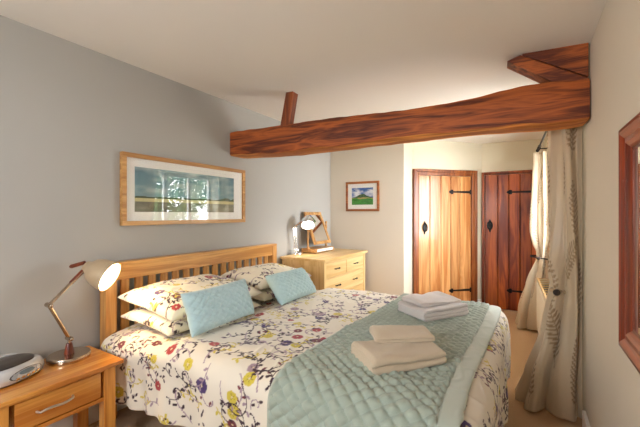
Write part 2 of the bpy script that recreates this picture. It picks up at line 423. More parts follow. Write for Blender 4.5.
# windows (local frame: s along the wall, o outwards)
def window(name, m, s0, s1, z0, z1, o, nmull):
    b = MB(); w = 0.055
    b.box(s0, s0+w, o, o+0.06, z0, z1, m); b.box(s1-w, s1, o, o+0.06, z0, z1, m)
    b.box(s0+w, s1-w, o, o+0.06, z0, z0+w, m); b.box(s0+w, s1-w, o, o+0.06, z1-w, z1, m)
    for k in range(1, nmull):
        c = s0+(s1-s0)*k/nmull; b.box(c-0.028, c+0.028, o, o+0.06, z0+w, z1-w, m)
    root = struct(b.build(name, M['trimw'], bevel=0.004))
    for k in range(nmull):
        a = s0+(s1-s0)*k/nmull+0.03; c = s0+(s1-s0)*(k+1)/nmull-0.03
        MB().box(a, c, o+0.027, o+0.032, z0+w-0.005, z1-w+0.005, m).build('pane', M['window_glass'], root)
    MB().box(s0+0.002, s1-0.002, -0.02, o-0.002, z0+0.001, z0+0.026, m).build('window_sill', M['trimw'], root, bevel=0.005)
    return root
window('window_1', WM, 0.42, 1.78, 0.82, 1.95, 0.20, 3)
BM = Matrix(((1, 0, 0, 0), (0, -1, 0, YB), (0, 0, 1, 0), (0, 0, 0, 1)))
window('fill_window', BM, 0.75, 1.70, 1.05, 1.95, 0.05, 2)  # window added behind the camera to fill the front of the room with light

# ------------------------------------------------------------------ ceiling beam
def beam():
    root = thing('ceiling_beam', 'rough red brown oak tie beam crossing the room below the white ceiling', 'beam', (0, 2.207, 1.8), math.atan2(0.145, 2.59))
    top = [(0.001, .217), (.30, .217), (.56, .214), (.92, .213), (1.22, .207), (1.45, .199), (1.65, .194), (1.86, .197), (2.05, .209), (2.15, .224), (2.24, .234), (2.40, .238), (2.50, .228), (2.59, .218)]
    bot = [(0.001, .003), (.34, -.013), (.74, -.015), (1.08, -.013), (1.4, -.002), (1.91, .004), (2.26, -.002), (2.52, -.008), (2.59, 0)]
    xs = np.linspace(0.001, 2.588, 130)
    zt = np.interp(xs, *zip(*top))+vnoise(xs, xs*0, 3, 14)*0.003; zb = np.interp(xs, *zip(*bot))+vnoise(xs, xs*0, 4, 12)*0.003
    def band(y0, y1, sel):
        b = MB(); ring = []
        for x, t, u in zip(xs, zt, zb):
            ch = 0.016+0.008*math.sin(x*9)+0.005*math.sin(x*23)
            ring.append([(y0+.006, t), (y0, t-.012), (y0+0.003*math.sin(x*5), (t+u)/2), (y0, u+ch*0.6), (y0+ch, u), (y1-.01, u+.002*math.sin(x*7)), (y1, u+.012), (y1, t-.012), (y1-.008, t)])
        k = len(ring[0]); vs = [(x, *p) for x, r in zip(xs, ring) for p in r]; fs = []
        for i in range(len(xs)-1):
            for j in range(k): fs.append((i*k+j, i*k+(j+1) % k, (i+1)*k+(j+1) % k, (i+1)*k+j))
        fs.append(tuple(range(k))); fs.append(tuple(range((len(xs)-1)*k, len(xs)*k)))
        return b.add(vs, fs)
    o = band(0.0, 0.18, None).build('tie_beam', M['beam'], root, smooth=True)
    o.data.materials.append(M['beam_edge'])
    for p in o.data.polygons:                                  # the underside is worn to bare wood
        if p.normal.z < -0.5: p.material_index = 1
    # slanting strut to the ceiling
    MB().prism([(.545, 0, .205), (.62, 0, .205), (.675, 0, .50), (.607, 0, .50)], (0, .085, 0)).build('strut', M['beam_z'], root, bevel=0.005)
    # knee brace and the triangular board behind it
    MB().prism([(2.19, .004, .402), (2.26, .004, .424), (2.572, .004, .234), (2.588, .004, .226), (2.588, .004, .206), (2.43, .004, .222), (2.41, .004, .241)], (0, .12, 0)).build('knee_brace', M['beam'], root, bevel=0.006)
    MB().prism([(2.272, .03, .455), (2.272, .03, .424), (2.30, .03, .412), (2.575, .03, .25), (2.588, .03, .242), (2.588, .03, .46)], (0, .05, 0)).build('gusset_board', M['beam'], root, bevel=0.004)
beam()

# ------------------------------------------------------------------ bed
def make_bed():
    root = thing('bed', 'double bed with slatted honey oak headboard against the grey wall', 'bed', (0, 0, 0))
    hb = MB().box(.022, .088, 1.165, 2.705, .862, .955).build('headboard', M['oak_y'], root, bevel=0.004)
    MB().box(.016, .094, 1.098, 2.772, .955, .975).build('cap_rail', M['oak_y'], hb, bevel=0.005)
    MB().box(.03, .08, 1.165, 2.705, .36, .45).build('lower_rail', M['oak_y'], hb, bevel=0.004)
    post = MB().box(.018, .092, 1.10, 1.168, 0, .956).build('post', M['oak_z'], hb, bevel=0.004)
    for k in range(1):
        c = post.copy(); C.objects.link(c); c.parent = hb; c.location.y = 1.602
    slat = MB().box(.045, .065, 0, .052, .445, .866).build('slat', M['oak_z'], hb, bevel=0.003)
    n = 16; gap = (1.537-n*.052)/(n+1)
    for k in range(n):
        y = 1.168+gap+k*(.052+gap)
        s = slat if k == 0 else slat.copy()
        if k: C.objects.link(s); s.parent = hb
        s.location.y = y
    MB().box(.09, 2.02, 1.172, 1.196, .20, .34).build('side_rail', M['oak_x'], root, bevel=0.004)
    MB().box(.09, 2.02, 2.674, 2.698, .20, .34).build('side_rail', M['oak_x'], root, bevel=0.004)
    MB().box(2.02, 2.05, 1.172, 2.698, .20, .34).build('foot_rail', M['oak_y'], root, bevel=0.004)
    for y in (1.18, 2.63): MB().box(1.99, 2.045, y, y+.055, 0, .24).build('leg', M['oak_z'], root, bevel=0.004)
    MB().box(.095, 2.045, 1.20, 2.67, .30, .545).build('mattress', M['mattress'], root, bevel=0.05, seg=4)
make_bed()

# ------------------------------------------------------------------ duvet and throw (one drape function)
FX, FY0, FY1, ZT = 2.075, 1.17, 2.70, 0.615
RAD = 0.105
def drape(s, t, LEN_S, LEN_T, extra=0.0):
    """cloth coordinates in metres -> points on the made-up bed"""
    dx = np.maximum(s-FX, 0); dy = np.where(t < FY0, t-FY0, np.where(t > FY1, t-FY1, 0.0))
    d = np.hypot(dx, dy); ux = np.where(d > 1e-6, dx/np.maximum(d, 1e-6), 0); uy = np.where(d > 1e-6, dy/np.maximum(d, 1e-6), 0)
    arc = RAD*PI/2
    a = np.clip(d/RAD, 0, PI/2)
    hor = RAD*np.sin(a); ver = RAD*(1-np.cos(a))+np.maximum(d-arc, 0)
    lim = 0.47
    ver = np.where(ver > lim, lim+(ver-lim)*0.15, ver)
    # folds in the hanging part
    ang = s*uy+t*ux+0.35*np.arctan2(uy, np.maximum(ux, 1e-6))
    k = smooth(0.08, 0.40, ver)
    fold = k*(0.016*np.sin(ang*15+1.2*np.sin(ang*4.1)+0.6)+0.010*np.sin(ang*31+2*np.sin(ang*6)))+0.012*smooth(0.05, 0.2, ver)*vnoise(s*1.0, t*1.0, 11, 7)
    hor = hor+fold-0.004*k-extra*0
    z = ZT-ver+0.02*k*vnoise(ang, ang*0+3, 5, 4)
    # soft filling and creases of the top
    flat = 1-smooth(0.0, 0.25, d)
    ridge = lambda q: 1-np.abs(q)*2
    z = z+flat*(0.010*vnoise(s, t, 21, 3.2)+0.006*vnoise(s, t, 22, 8))+(0.35+0.65*flat)*0.005*np.maximum(ridge(vnoise(s*1.5+t*0.5, t-s*0.4, 23, 9)), 0)**2
    z = z-0.045*smooth(.80, .58, s)*flat
    z = z-0.012*smooth(FX-0.45, FX, s)*flat-0.03*smooth(0.35, 0.10, s)*smooth(FY0+0.25, FY0-0.05, t)
    x = np.minimum(s, FX)+ux*hor; y = np.clip(t, FY0, FY1)+uy*hor
    return np.stack([x, y, z], -1)
def normals(P):
    a = np.gradient(P, axis=0); b = np.gradient(P, axis=1); n = np.cross(a, b)
    return n/np.maximum(np.linalg.norm(n, axis=-1, keepdims=True), 1e-9)

def duvet():
    res = 0.0042
    s = np.arange(0.10, FX+0.50, res); t = np.arange(FY0-0.45, FY1+0.46, res)
    S, T = np.meshgrid(s, t, indexing='ij')
    P = drape(S, T, 0, 0)
    cv = Canvas(0.05, 2.65, 0.6, 3.25, COTTON)
    top = [(.665, 1.30, WINE, .026)]
    pins = [(0.55, 1.13, WINE, .024), (0.30, 1.06, WINE, .028), (.62, 1.03, YEL, .026), (.91, 1.215, RED, .026), (1.23, 1.40, PURP, .030),
            (.98, 1.54, PURP, .028), (1.08, 1.44, YEL, .026), (.66, .88, RED, .026), (1.0, .98, PURP, .036), (1.25, 1.13, MAUVE, .026),
            (1.2, .92, YEL, .03), (1.02, 1.73, RED, .02), (1.15, 1.86, PURP, .026), (1.3, 2.2, PURP, .026), (1.0, 2.2, PURP, .024), (1.28, 2.5, PURP, .024),
            (2.28, 1.55, PURP, .036), (2.35, 1.85, PURP, .03), (2.24, 2.2, PURP, .03)]
    floral(cv, 0.08, 2.62, 0.65, 3.2, 5, pins)
    o = grid_object('duvet', P, cv.sample(S, T), M['floral'], flip=False)
    sd = o.modifiers.new('thickness', 'SOLIDIFY'); sd.thickness = 0.012; sd.offset = -1
    tag(o, 'cream duvet printed with purple, red and yellow flowers spread over the bed', 'duvet')
duvet()

def quilt(a, b, p, q):
    u, v = a/p+b/q, a/p-b/q
    return np.sqrt(np.abs(np.sin(PI*u)*np.sin(PI*v)))
def throw():
    res = 0.005
    s0, s1 = 1.405, FX+0.045
    s = np.arange(s0, s1, res); t = np.arange(FY0-0.42, FY1+0.40, res)
    S, T = np.meshgrid(s, t, indexing='ij')
    S2 = S+0.012*np.sin(T*3.1)+0.008*(T-1.9)
    P = drape(S2, T, 0, 0); n = normals(P)
    edge = np.minimum(np.minimum(S-s0, s1-S), np.minimum(T-t[0], t[-1]-T))
    band = smooth(s1-0.080, s1-0.074, S)
    q = quilt(S, T, 0.068, 0.050)
    h = 0.006+0.0165*q*(1-band)*smooth(0.0, 0.03, edge)+0.004*band-0.006*np.exp(-((S-(s1-0.077))/0.005)**2)
    h = h+(0.0022*vnoise(S, T, 31, 12)+0.0022*vnoise(S, T*1.4, 33, 42))*(1-band)
    h = h*smooth(-0.004, 0.014, edge)+0.003
    base = np.array(lin(160, 171, 158)[:3]); light = np.array(lin(182, 190, 178)[:3])
    col = base*(1-band[..., None])+light*band[..., None]
    seam = (1-smooth(0.0, 0.28, q))*(1-band)
    col = col*(1-0.16*seam[..., None])
    o = grid_object('throw_blanket', P+n*h[..., None], col, M['throw'])
    sd = o.modifiers.new('thickness', 'SOLIDIFY'); sd.thickness = 0.004; sd.offset = 1
    tag(o, 'sage green diamond quilted throw laid across the foot of the bed', 'blanket')
throw()

# ------------------------------------------------------------------ pillows
def pillow_mesh(name, w, d, th, mat, paint, nu=150, nv=100, seed=1, quiltp=None, parent=None, pinch=0.07, under=0.92):
    """w along local y, d along local x; two sheets joined at the seam"""
    a = np.linspace(-1, 1, nu); b = np.linspace(-1, 1, nv)
    A, B = np.meshgrid(a, b, indexing='ij')
    Y = A*w/2*(1-pinch*(1-B**2)*np.abs(A)**3); X = B*d/2*(1-pinch*1.2*(1-A**2)*np.abs(B)**3)
    prof = np.clip((1-A**4)*(1-B**4), 0, 1)**0.48
    nz = 0.10*vnoise(A*2+seed, B*2, seed, 1.6)+0.04*vnoise(A*2, B*2+seed, seed+1, 5)
    H = th/2*prof*(1+nz)
    q = 0
    if quiltp:
        q = 0.0075*quilt(X, Y, *quiltp)*np.clip(prof*1.6, 0, 1)
    up = np.stack([X, Y, H+q], -1); dn = np.stack([X, Y, -H*under-q], -1)
    edge = np.zeros((nu, nv), bool); edge[0] = edge[-1] = True; edge[:, 0] = edge[:, -1] = True
    idx_up = np.arange(nu*nv).reshape(nu, nv); idx_dn = idx_up.copy(); inner = ~edge
    idx_dn[inner] = nu*nv+np.arange(inner.sum())
    co = np.concatenate([up.reshape(-1, 3), dn[inner]])
    col = np.concatenate([paint(X, Y, 1).reshape(-1, 3), paint(X, Y, -1)[inner]])
    def quads(ix, fl):
        f = np.stack([ix[:-1, :-1], ix[1:, :-1], ix[1:, 1:], ix[:-1, 1:]], -1).reshape(-1, 4); return f[:, ::-1] if fl else f
    qd = np.concatenate([quads(idx_up, True), quads(idx_dn, False)])
    me = bpy.data.meshes.new(name); me.vertices.add(len(co)); me.vertices.foreach_set('co', co.astype(np.float32).ravel())
    finish(me, qd)
    return link_cloth(name, me, col, mat, parent)

def floral_pillow(label, loc, ry, rz, seed, w=.70, d=.46, th=.15, rx=0.0):
    cv = Canvas(-.3, .3, -.42, .42, lin(236, 228, 208)); floral(cv, -.28, .28, -.4, .4, seed)
    cv2 = Canvas(-.3, .3, -.42, .42, lin(236, 228, 208)); floral(cv2, -.28, .28, -.4, .4, seed+50)
    o = pillow_mesh('pillow', w, d, th, M['floral'], lambda X, Y, s: (cv if s > 0 else cv2).sample(X, Y), seed=seed, under=0.5)
    o.location = loc; o.rotation_euler = (rx, ry, rz)
    return tag(o, label, 'pillow', 'floral pillows against the headboard')
R_ = math.radians
floral_pillow('flower printed pillow at the bottom of the stack nearest the bedside table', (.38, 1.53, .630), R_(3), R_(-1), 101, th=.14, w=.74, d=.50)
floral_pillow('flower printed pillow on top of the stack nearest the bedside table', (.375, 1.535, .732), R_(7), R_(1), 102, th=.17, w=.76, d=.53)
floral_pillow('flower printed pillow at the bottom of the stack nearest the chest of drawers', (.375, 2.31, .640), R_(3), R_(1), 103, th=.125)
floral_pillow('flower printed pillow on top of the stack nearest the chest of drawers', (.36, 2.31, .738), R_(7), R_(-2), 104, th=.15, w=.68)
def cushion(label, loc, ry, rz, seed, w, d):
    c0 = np.array(lin(174, 202, 206)[:3])
    def pt(X, Y, s):
        q = quilt(X, Y, 0.040, 0.046); return c0*(1-0.10*(1-smooth(0, .3, q)))[..., None]
    o = pillow_mesh('cushion', w, d, .115, M['cushion'], pt, seed=seed, quiltp=(0.040, 0.046), pinch=0.05)
    o.location = loc; o.rotation_euler = (0, ry, rz)
    return tag(o, label, 'cushion', 'quilted blue cushions leaning on the pillows')
cushion('duck egg blue quilted cushion leaning on the pillows nearest the bedside lamp', (.735, 1.425, .742), R_(68), R_(2), 7, .50, .238)
cushion('duck egg blue quilted cushion leaning on the pillows nearest the chest of drawers', (.725, 2.16, .728), R_(52), R_(0), 8, .47, .245)

# ------------------------------------------------------------------ folded towels
def towel(label, loc, rz, ln, wd, layers, lt, mat, seed, wedge=0.0, rx=0.0, ry=0.0):
    """towel folded to ln x wd, its fold along local x at y=-wd/2"""
    prof = []                                    # (y, z) outline of the folded stack
    h = layers*lt; r = lt*0.5
    for k in range(layers):                      # rounded folds on the front, notched between layers
        for a in np.linspace(-80, 80, 7): prof.append((-wd/2-r*0.9*math.cos(R_(a))+r, k*lt+r+r*math.sin(R_(a))))
    for y in np.linspace(-wd/2+r*2, wd/2-r*2, 14): prof.append((y, h))
    for k in reversed(range(layers)):
        for a in np.linspace(80, -80, 5): prof.append((wd/2+r*0.7*math.cos(R_(a))-r-(0.006 if k % 2 else 0), k*lt+r+r*math.sin(R_(a))))
    for y in np.linspace(wd/2-r*2, -wd/2+r*2, 14): prof.append((y, 0))
    pr = np.array(prof); n = 40
    xs = np.linspace(-1, 1, n); xs = np.sign(xs)*np.abs(xs)**0.8
    P = np.zeros((n, len(pr), 3))
    for i, x in enumerate(xs):
        e = 1-smooth(0.90, 1.0, abs(x))*0.36; e2 = 1-smooth(0.95, 1.0, abs(x))*0.05
        P[i, :, 0] = x*ln/2; P[i, :, 1] = pr[:, 0]*e2; P[i, :, 2] = (pr[:, 1]-h/2)*e+h/2
    hh = P[:, :, 2]/h
    P[:, :, 2] += hh*(0.011*vnoise(P[:, :, 0]+seed, P[:, :, 1], seed, 9)+0.004*vnoise(P[:, :, 0], P[:, :, 1], seed+3, 22))
    P[:, :, 2] *= 1+wedge*P[:, :, 1]/wd
    P[:, :, 1] += 0.005*vnoise(P[:, :, 0]+seed, P[:, :, 2]*6, seed+5, 7)
    P[:, :, 0] += 0.005*vnoise(P[:, :, 1], P[:, :, 2]*8, seed+6, 10)
    b = MB(); m = len(pr); vs = P.reshape(-1, 3); fs = []
    for i in range(n-1):
        for j in range(m): fs.append((i*m+j, i*m+(j+1) % m, (i+1)*m+(j+1) % m, (i+1)*m+j))
    fs.append(tuple(range(m))[::-1]); fs.append(tuple(range((n-1)*m, n*m)))
    o = b.add([tuple(v) for v in vs], fs).build('folded_towel', mat, None, smooth=True)
    o.location = loc; o.rotation_euler = (rx, ry, rz)
    return tag(o, label, 'towel', 'folded towels on the throw')
towel('large beige bath towel folded flat at the bottom of the nearer pile on the throw', (1.795, 1.470, .631), R_(50), .355, .235, 2, .034, M['towel_beige'], 3)
towel('small beige hand towel folded on top of the nearer bath towel', (1.785, 1.557, .702), R_(36), .275, .135, 2, .017, M['towel_beige'], 6, wedge=0.5)
towel('large white bath towel folded flat at the bottom of the pile nearest the doors', (1.760, 2.285, .631), R_(56), .37, .27, 3, .022, M['towel_white'], 12)
towel('small white hand towel folded on top of the bath towel nearest the doors', (1.745, 2.315, .699), R_(54), .32, .21, 2, .016, M['towel_white'], 15, wedge=0.3)

# ------------------------------------------------------------------ bedside table
def bar_handle(y0, y1, x, z, mat, parent, bow=0.022, r=0.005, name='handle', tilt=0.0):
    n = 14; path = [(x-0.004, y0, z-tilt), (x+bow*0.5, y0+0.004, z-tilt)]
    for k in range(n+1):
        t = k/n; path.append((x+bow*(0.75+0.25*math.sin(PI*t)), y0+0.008+(y1-y0-0.016)*t, z-tilt+2*tilt*t+0.004*math.sin(2*PI*t)))
    path += [(x+bow*0.5, y1-0.004, z+tilt), (x-0.004, y1, z+tilt)]
    return MB().tube(path, r, 10).build(name, mat, parent, smooth=True)
def bedside():
    r = thing('bedside_table', 'small honey oak bedside table with one drawer in the near corner by the bed', 'bedside table', (.215, .755, 0))
    X = lambda v: v-.215; Y = lambda v: v-.755
    MB().box(X(.030), X(.408), Y(.470), Y(1.036), .468, .490).build('table_top', M['night_y'], r, bevel=0.004, seg=3)
    for x in (.05, .338):
        for y in (.500, .942):
            MB().box(X(x), X(x+.055), Y(y), Y(y+.058), 0, .468).build('leg', M['night_z'], r, bevel=0.003)
    for y in (.508, .972): MB().box(X(.105), X(.338), Y(y), Y(y+.02), .30, .468).build('side_panel', M['night_z'], r)
    MB().box(X(.06), X(.08), Y(.558), Y(.942), .30, .468).build('back_panel', M['night_y'], r)
    MB().box(X(.350), X(.388), Y(.558), Y(.942), .455, .468).build('top_rail', M['night_y'], r)
    MB().box(X(.350), X(.388), Y(.558), Y(.942), .300, .318).build('bottom_rail', M['night_y'], r)
    dr = MB().box(X(.09), X(.386), Y(.578), Y(.930), .323, .452).build('drawer', M['night_y'], r, bevel=0.003)
    bar_handle(Y(.655), Y(.80), X(.386), .388, M['nickel'], dr, bow=0.028, r=0.0055, tilt=0.004)
bedside()

# ------------------------------------------------------------------ lamps
def aim(axis, at):
    z = Vector(axis).normalized(); x = z.cross(Vector((0, 0, 1))).normalized(); y = z.cross(x)
    return Matrix.Translation(Vector(at)) @ Matrix((x, y, z)).transposed().to_4x4()
def desk_lamp(label, base, elbow, joint, head, axis, sl, R, mats, wooden, bulb, watts, col, base_r):
    r = thing('desk_lamp', label, 'lamp', base); B = Vector(base); g = lambda p: Vector(p)-B
    metal, shade = mats
    MB().lathe([(base_r*.985, 0), (base_r, .004), (base_r, .022), (base_r*.965, .027), (base_r*.25, .0285), (.012, .029)], 40).build('base', metal, r, smooth=True)
    J, E_, A = g(joint), g(elbow), g(head)
    if wooden:
        MB().lathe([(.024, .0275), (.0235, .035), (.015, .078), (.013, .084), (.004, .086)], 20).build('turned_stem', M['lampwood'], r, smooth=True)
        MB().tube([(0, 0, .08), J], .007, 10).build('stem_pin', metal, r, smooth=True)
    else:
        MB().tube([(0, 0, .02), J], [.010, .010], 12).build('stem', metal, r, smooth=True)
    side = Vector((1, 0, 0)) if wooden else Vector((0.6, 0.8, 0))
    b = MB()
    for s in (-.011, .011): b.tube([J+side*s, E_+side*s], .0066, 8)
    b.build('lower_arm', metal, r, smooth=True)
    b = MB()
    for s in (-.007, .007): b.tube([E_+side*s, A+side*s], .006, 8)
    b.build('upper_arm', metal, r, smooth=True)
    for p in (J, E_):
        jn = MB().tube([p-side*.022, p+side*.022], .0125, 14).build('joint', metal, r, smooth=True)
        MB().ball(p+side*.028, .010, 10).build('knob', metal, jn, smooth=True)
    if wooden:
        d = A-E_
        MB().tube([E_+d*.52, E_+d*.56, E_+d*.88, E_+d*.92], [.006, .0115, .0115, .006], 12).build('grip', M['lampwood'], r, smooth=True)
        up = Vector((0, -.01, .022))
        MB().tube([A+Vector((0, -.078, -.012))+up, A+Vector((0, -.07, -.010))+up, A+Vector((0, .0, .004))+up], [.006, .011, .011], 12).build('handle', M['lampwood'], r, smooth=True)
    m = aim(axis, A)
    pr = [(.020, -.012), (.030, -.008), (.034, .004), (.040, .018), (R*.72, sl*.26), (R*.90, sl*.52), (R*.985, sl*.85), (R, sl)]
    inn = [(max(q-.003, .004), h-.0005) for q, h in pr[::-1]]
    sh = MB().lathe(pr+inn[:5]+[(.031, .020), (.001, .019)], 36, m).build('lamp_shade', shade, r, smooth=True)
    MB().lathe([(.017, .021), (.018, .04), (.030, sl*.5), (.050, sl*.80), (R*.80, sl*.90), (R*.72, sl*.955), (R*.4, sl*.99), (.003, sl)], 28, m).build('bulb', bulb, r, smooth=True)
    MB().tube([A-Vector((0, 0, .02)), m @ Vector((0, 0, -.006))], .011, 10).build('shade_hinge', metal, r, smooth=True)
    lt = bpy.data.lights.new('bulb_light', 'SPOT'); lt.energy = watts; lt.color = col; lt.spot_size = R_(150); lt.spot_blend = 0.6; lt.shadow_soft_size = .05
    lo = bpy.data.objects.new('bulb_light', lt); C.objects.link(lo); lo.parent = r
    ax = Vector(axis).normalized(); lo.location = m @ Vector((0, 0, sl+.03)); lo.rotation_euler = ax.to_track_quat('-Z', 'Y').to_euler()
    return r
ax1 = Vector((.77, .48, -.41)).normalized(); c1 = Vector((.235, 1.053, .917)); sl1 = .145
a1 = c1-ax1*sl1
desk_lamp('lit desk lamp with beige shade and wooden grips on the bedside table', (.143, .885, .490), (.143, .792, .802), (.143, .885, .600), a1, ax1, sl1, .088,
          (M['brass_nickel'], M['shade_beige']), True, M['bulb'], 4.5, (1.0, .62, .26), .100)
ax2 = Vector((.34, -.48, -.80)).normalized(); c2 = Vector((.215, 3.165, 1.155)); sl2 = .11
a2 = c2-ax2*sl2
desk_lamp('lit chrome desk lamp on the chest of drawers in front of the tilted mirror', (.085, 3.13, .8225), (.075, 3.10, 1.135), (.082, 3.125, .875), a2, ax2, sl2, .080,
          (M['chrome'], M['chrome']), False, M['bulb2'], 1.6, (1.0, .88, .72), .068)

# ------------------------------------------------------------------ clock radio
def radio():
    r = thing('clock_radio', 'silver oval radio with a dark round lid on the bedside table', 'radio', (.155, .622, .490), R_(22))
    def oval(rx, ry, z, n=48, p=2.6):
        return [(rx*math.copysign(abs(math.cos(a))**(2/p), math.cos(a)), ry*math.copysign(abs(math.sin(a))**(2/p), math.sin(a)), z) for a in [k*2*PI/n for k in range(n)]]
    def loft(rs):
        b = MB(); n = 48; vs = [p for q in rs for p in oval(*q)]; fs = []
        for i in range(len(rs)-1):
            for k in range(n): fs.append((i*n+k, i*n+(k+1) % n, (i+1)*n+(k+1) % n, (i+1)*n+k))
        fs.append(tuple(range(n))[::-1]); fs.append(tuple(range((len(rs)-1)*n, len(rs)*n))); return b.add(vs, fs)
    loft([(.092, .128, .004), (.103, .139, .012), (.107, .143, .028), (.104, .140, .048), (.094, .130, .066), (.084, .118, .074)]).build('body', M['silver'], r, smooth=True)
    loft([(.085, .121, 0), (.093, .130, .005)]).build('foot', M['dark_plastic'], r)
    loft([(.074, .104, .0745), (.073, .103, .080), (.064, .094, .084), (.02, .04, .085)]).build('lid', M['dark_plastic'], r, smooth=True)
    MB().tube([(-.062, -.09, .076), (-.082, -.055, .084), (-.089, 0, .087), (-.082, .055, .084), (-.062, .09, .076)], .007, 10).build('carry_bar', M['silver'], r, smooth=True)
    # control panel wrapped on the curved front
    def front(y, z, out): 
        rx = np.interp(z, [.012, .028, .048, .066], [.103, .107, .104, .094]); ry = rx+.036
        return (rx*(1-min(abs(y/ry), .999)**2.6)**(1/2.6)+out, y, z)
    def patch(y0, y1, z0, z1, out, n=20, oval_=True):
        ring = []
        for k in range(n):
            a = 2*PI*k/n; ring.append(front((y0+y1)/2+(y1-y0)/2*math.cos(a), (z0+z1)/2+(z1-z0)/2*math.sin(a), out))
        return ring
    def plate(y0, y1, z0, z1, out, name, mat, par):
        a = patch(y0, y1, z0, z1, -.004); c = patch(y0, y1, z0, z1, out); n = len(a)
        return MB().add(a+c, [tuple(range(n))[::-1], tuple(range(n, 2*n))]+[(i, (i+1) % n, n+(i+1) % n, n+i) for i in range(n)]).build(name, mat, par)
    pn = plate(-.070, .085, .014, .060, .0015, 'control_panel', M['dark_plastic'], r)
    plate(-.064, .079, .017, .057, .0025, 'panel_face', M['panel_face'], pn)
    plate(-.030, .042, .036, .054, .004, 'display', M['lcd'], pn)
    for k in range(5): plate(-.050+k*.024, -.031+k*.024, .0215, .032, .006, 'button', M['chrome'], pn)
    plate(.050, .072, .034, .052, .005, 'dial', M['silver'], pn)
radio()

# ------------------------------------------------------------------ chest of drawers
def chest():
    ox, oy = .30, 3.455
    r = thing('chest_of_drawers', 'pale oak chest of drawers in the far corner beyond the bed', 'chest of drawers', (ox, oy, 0))
    x0, x1, y0, y1 = .02-ox, .555-ox, 2.945-oy, 3.965-oy
    MB().box(x0-.005, x1+.025, y0-.025, y1+.025, .796, .822).build('chest_top', M['chest_y'], r, bevel=0.005, seg=3)
    for y in (y0, y1-.045):
        for x in (x0, x1-.05): MB().box(x, x+.05, y, y+.045, 0, .796).build('corner_post', M['chest_z'], r, bevel=0.003)
    for y in (y0+.010, y1-.025): MB().box(x0+.05, x1-.05, y, y+.015, .06, .796).build('side_panel', M['chest_z'], r)
    MB().box(x0+.05, x1-.05, y0+.002, y0+.03, .06, .13).build('side_rail', M['chest_z'], r, bevel=0.002)
    MB().box(x0+.05, x1-.05, y0+.002, y0+.03, .745, .796).build('side_rail', M['chest_z'], r, bevel=0.002)
    MB().box(x0+.01, x0+.02, y0+.045, y1-.045, .06, .796).build('back_panel', M['chest_z'], r)
    rows = [(.612, .772, 2), (.418, .602, 1), (.228, .408, 1), (.075, .218, 1)]
    zs = [.772, .602, .408, .218, .065]
    for z in zs: MB().box(x1-.04, x1-.004, y0+.045, y1-.045, z, z+(.024 if z > .7 else .010)).build('front_rail', M['chest_y'], r)
    for z0, z1, n in rows:
        a, b_ = y0+.048, y1-.048
        for k in range(n):
            ya, yb = a+(b_-a)*k/n+(.004 if k else 0), a+(b_-a)*(k+1)/n-(.004 if k < n-1 else 0)
            d = MB().box(x0+.04, x1-.006, ya, yb, z0+.003, z1-.003).build('drawer', M['chest_y'], r, bevel=0.003)
            cs = [(ya+yb)/2] if n == 2 else [ya+(yb-ya)*.27, ya+(yb-ya)*.73]
            for c in cs: bar_handle(c-.05, c+.05, x1-.006, (z0+z1)/2+.005, M['iron'], d, bow=.022, r=.0055)
chest()

# ------------------------------------------------------------------ tilted dressing mirror
def dressing_mirror():
    ox, oy, oz = .125, 3.52, .822
    r = thing('dressing_mirror', 'small tilting wooden mirror on a stand upon the chest of drawers', 'mirror', (ox, oy, oz))
    bs = MB().box(-.095, .10, -.215, .225, .010, .055).build('stand_box', M['frame_oak'], r, bevel=0.005)
    dr = MB().box(.098, .106, -.175, .185, .016, .049).build('drawer', M['mount'], bs, bevel=0.003)
    MB().ball((.114, .005, .032), .009, 10).build('knob', M['nickel'], dr, smooth=True)
    for x in (-.08, .08):
        for y in (-.19, .20): MB().ball((x, y, .008), .016, 10, (1, 1, .5)).build('foot', M['frame_oak'], bs, smooth=True)
    for y in (-.207, .212):
        p = MB().lathe([(.016, .055), (.016, .075), (.010, .085), (.010, .15), (.015, .17), (.010, .19), (.009, .30), (.014, .315), (.009, .325), (.010, .34), (.015, .352), (.011, .366), (.002, .372)], 16,
                       Matrix.Translation((-.005, y, 0))).build('post', M['frame_oak_z'], r, smooth=True)
        MB().ball((-.005, y*1.03, .29), .013, 10).build('pivot_knob', M['frame_oak'], p, smooth=True)
    tl = Matrix.Translation((-.005, .0025, .29)) @ Matrix.Rotation(R_(-22), 4, 'Y')
    w, h, f = .188, .205, .038
    b = MB()
    b.box(-.011, .011, -w, w, h-f, h, tl); b.box(-.011, .011, -w, w, -h, -h+f, tl)
    b.box(-.011, .011, -w, -w+f, -h+f, h-f, tl); b.box(-.011, .011, w-f, w, -h+f, h-f, tl)
    fr = b.build('mirror_frame', M['frame_oak_z'], r, bevel=0.003)
    MB().box(-.004, .004, -w+f-.004, w-f+.004, -h+f-.004, h-f+.004, tl).build('mirror_glass', M['mirror'], fr)
dressing_mirror()

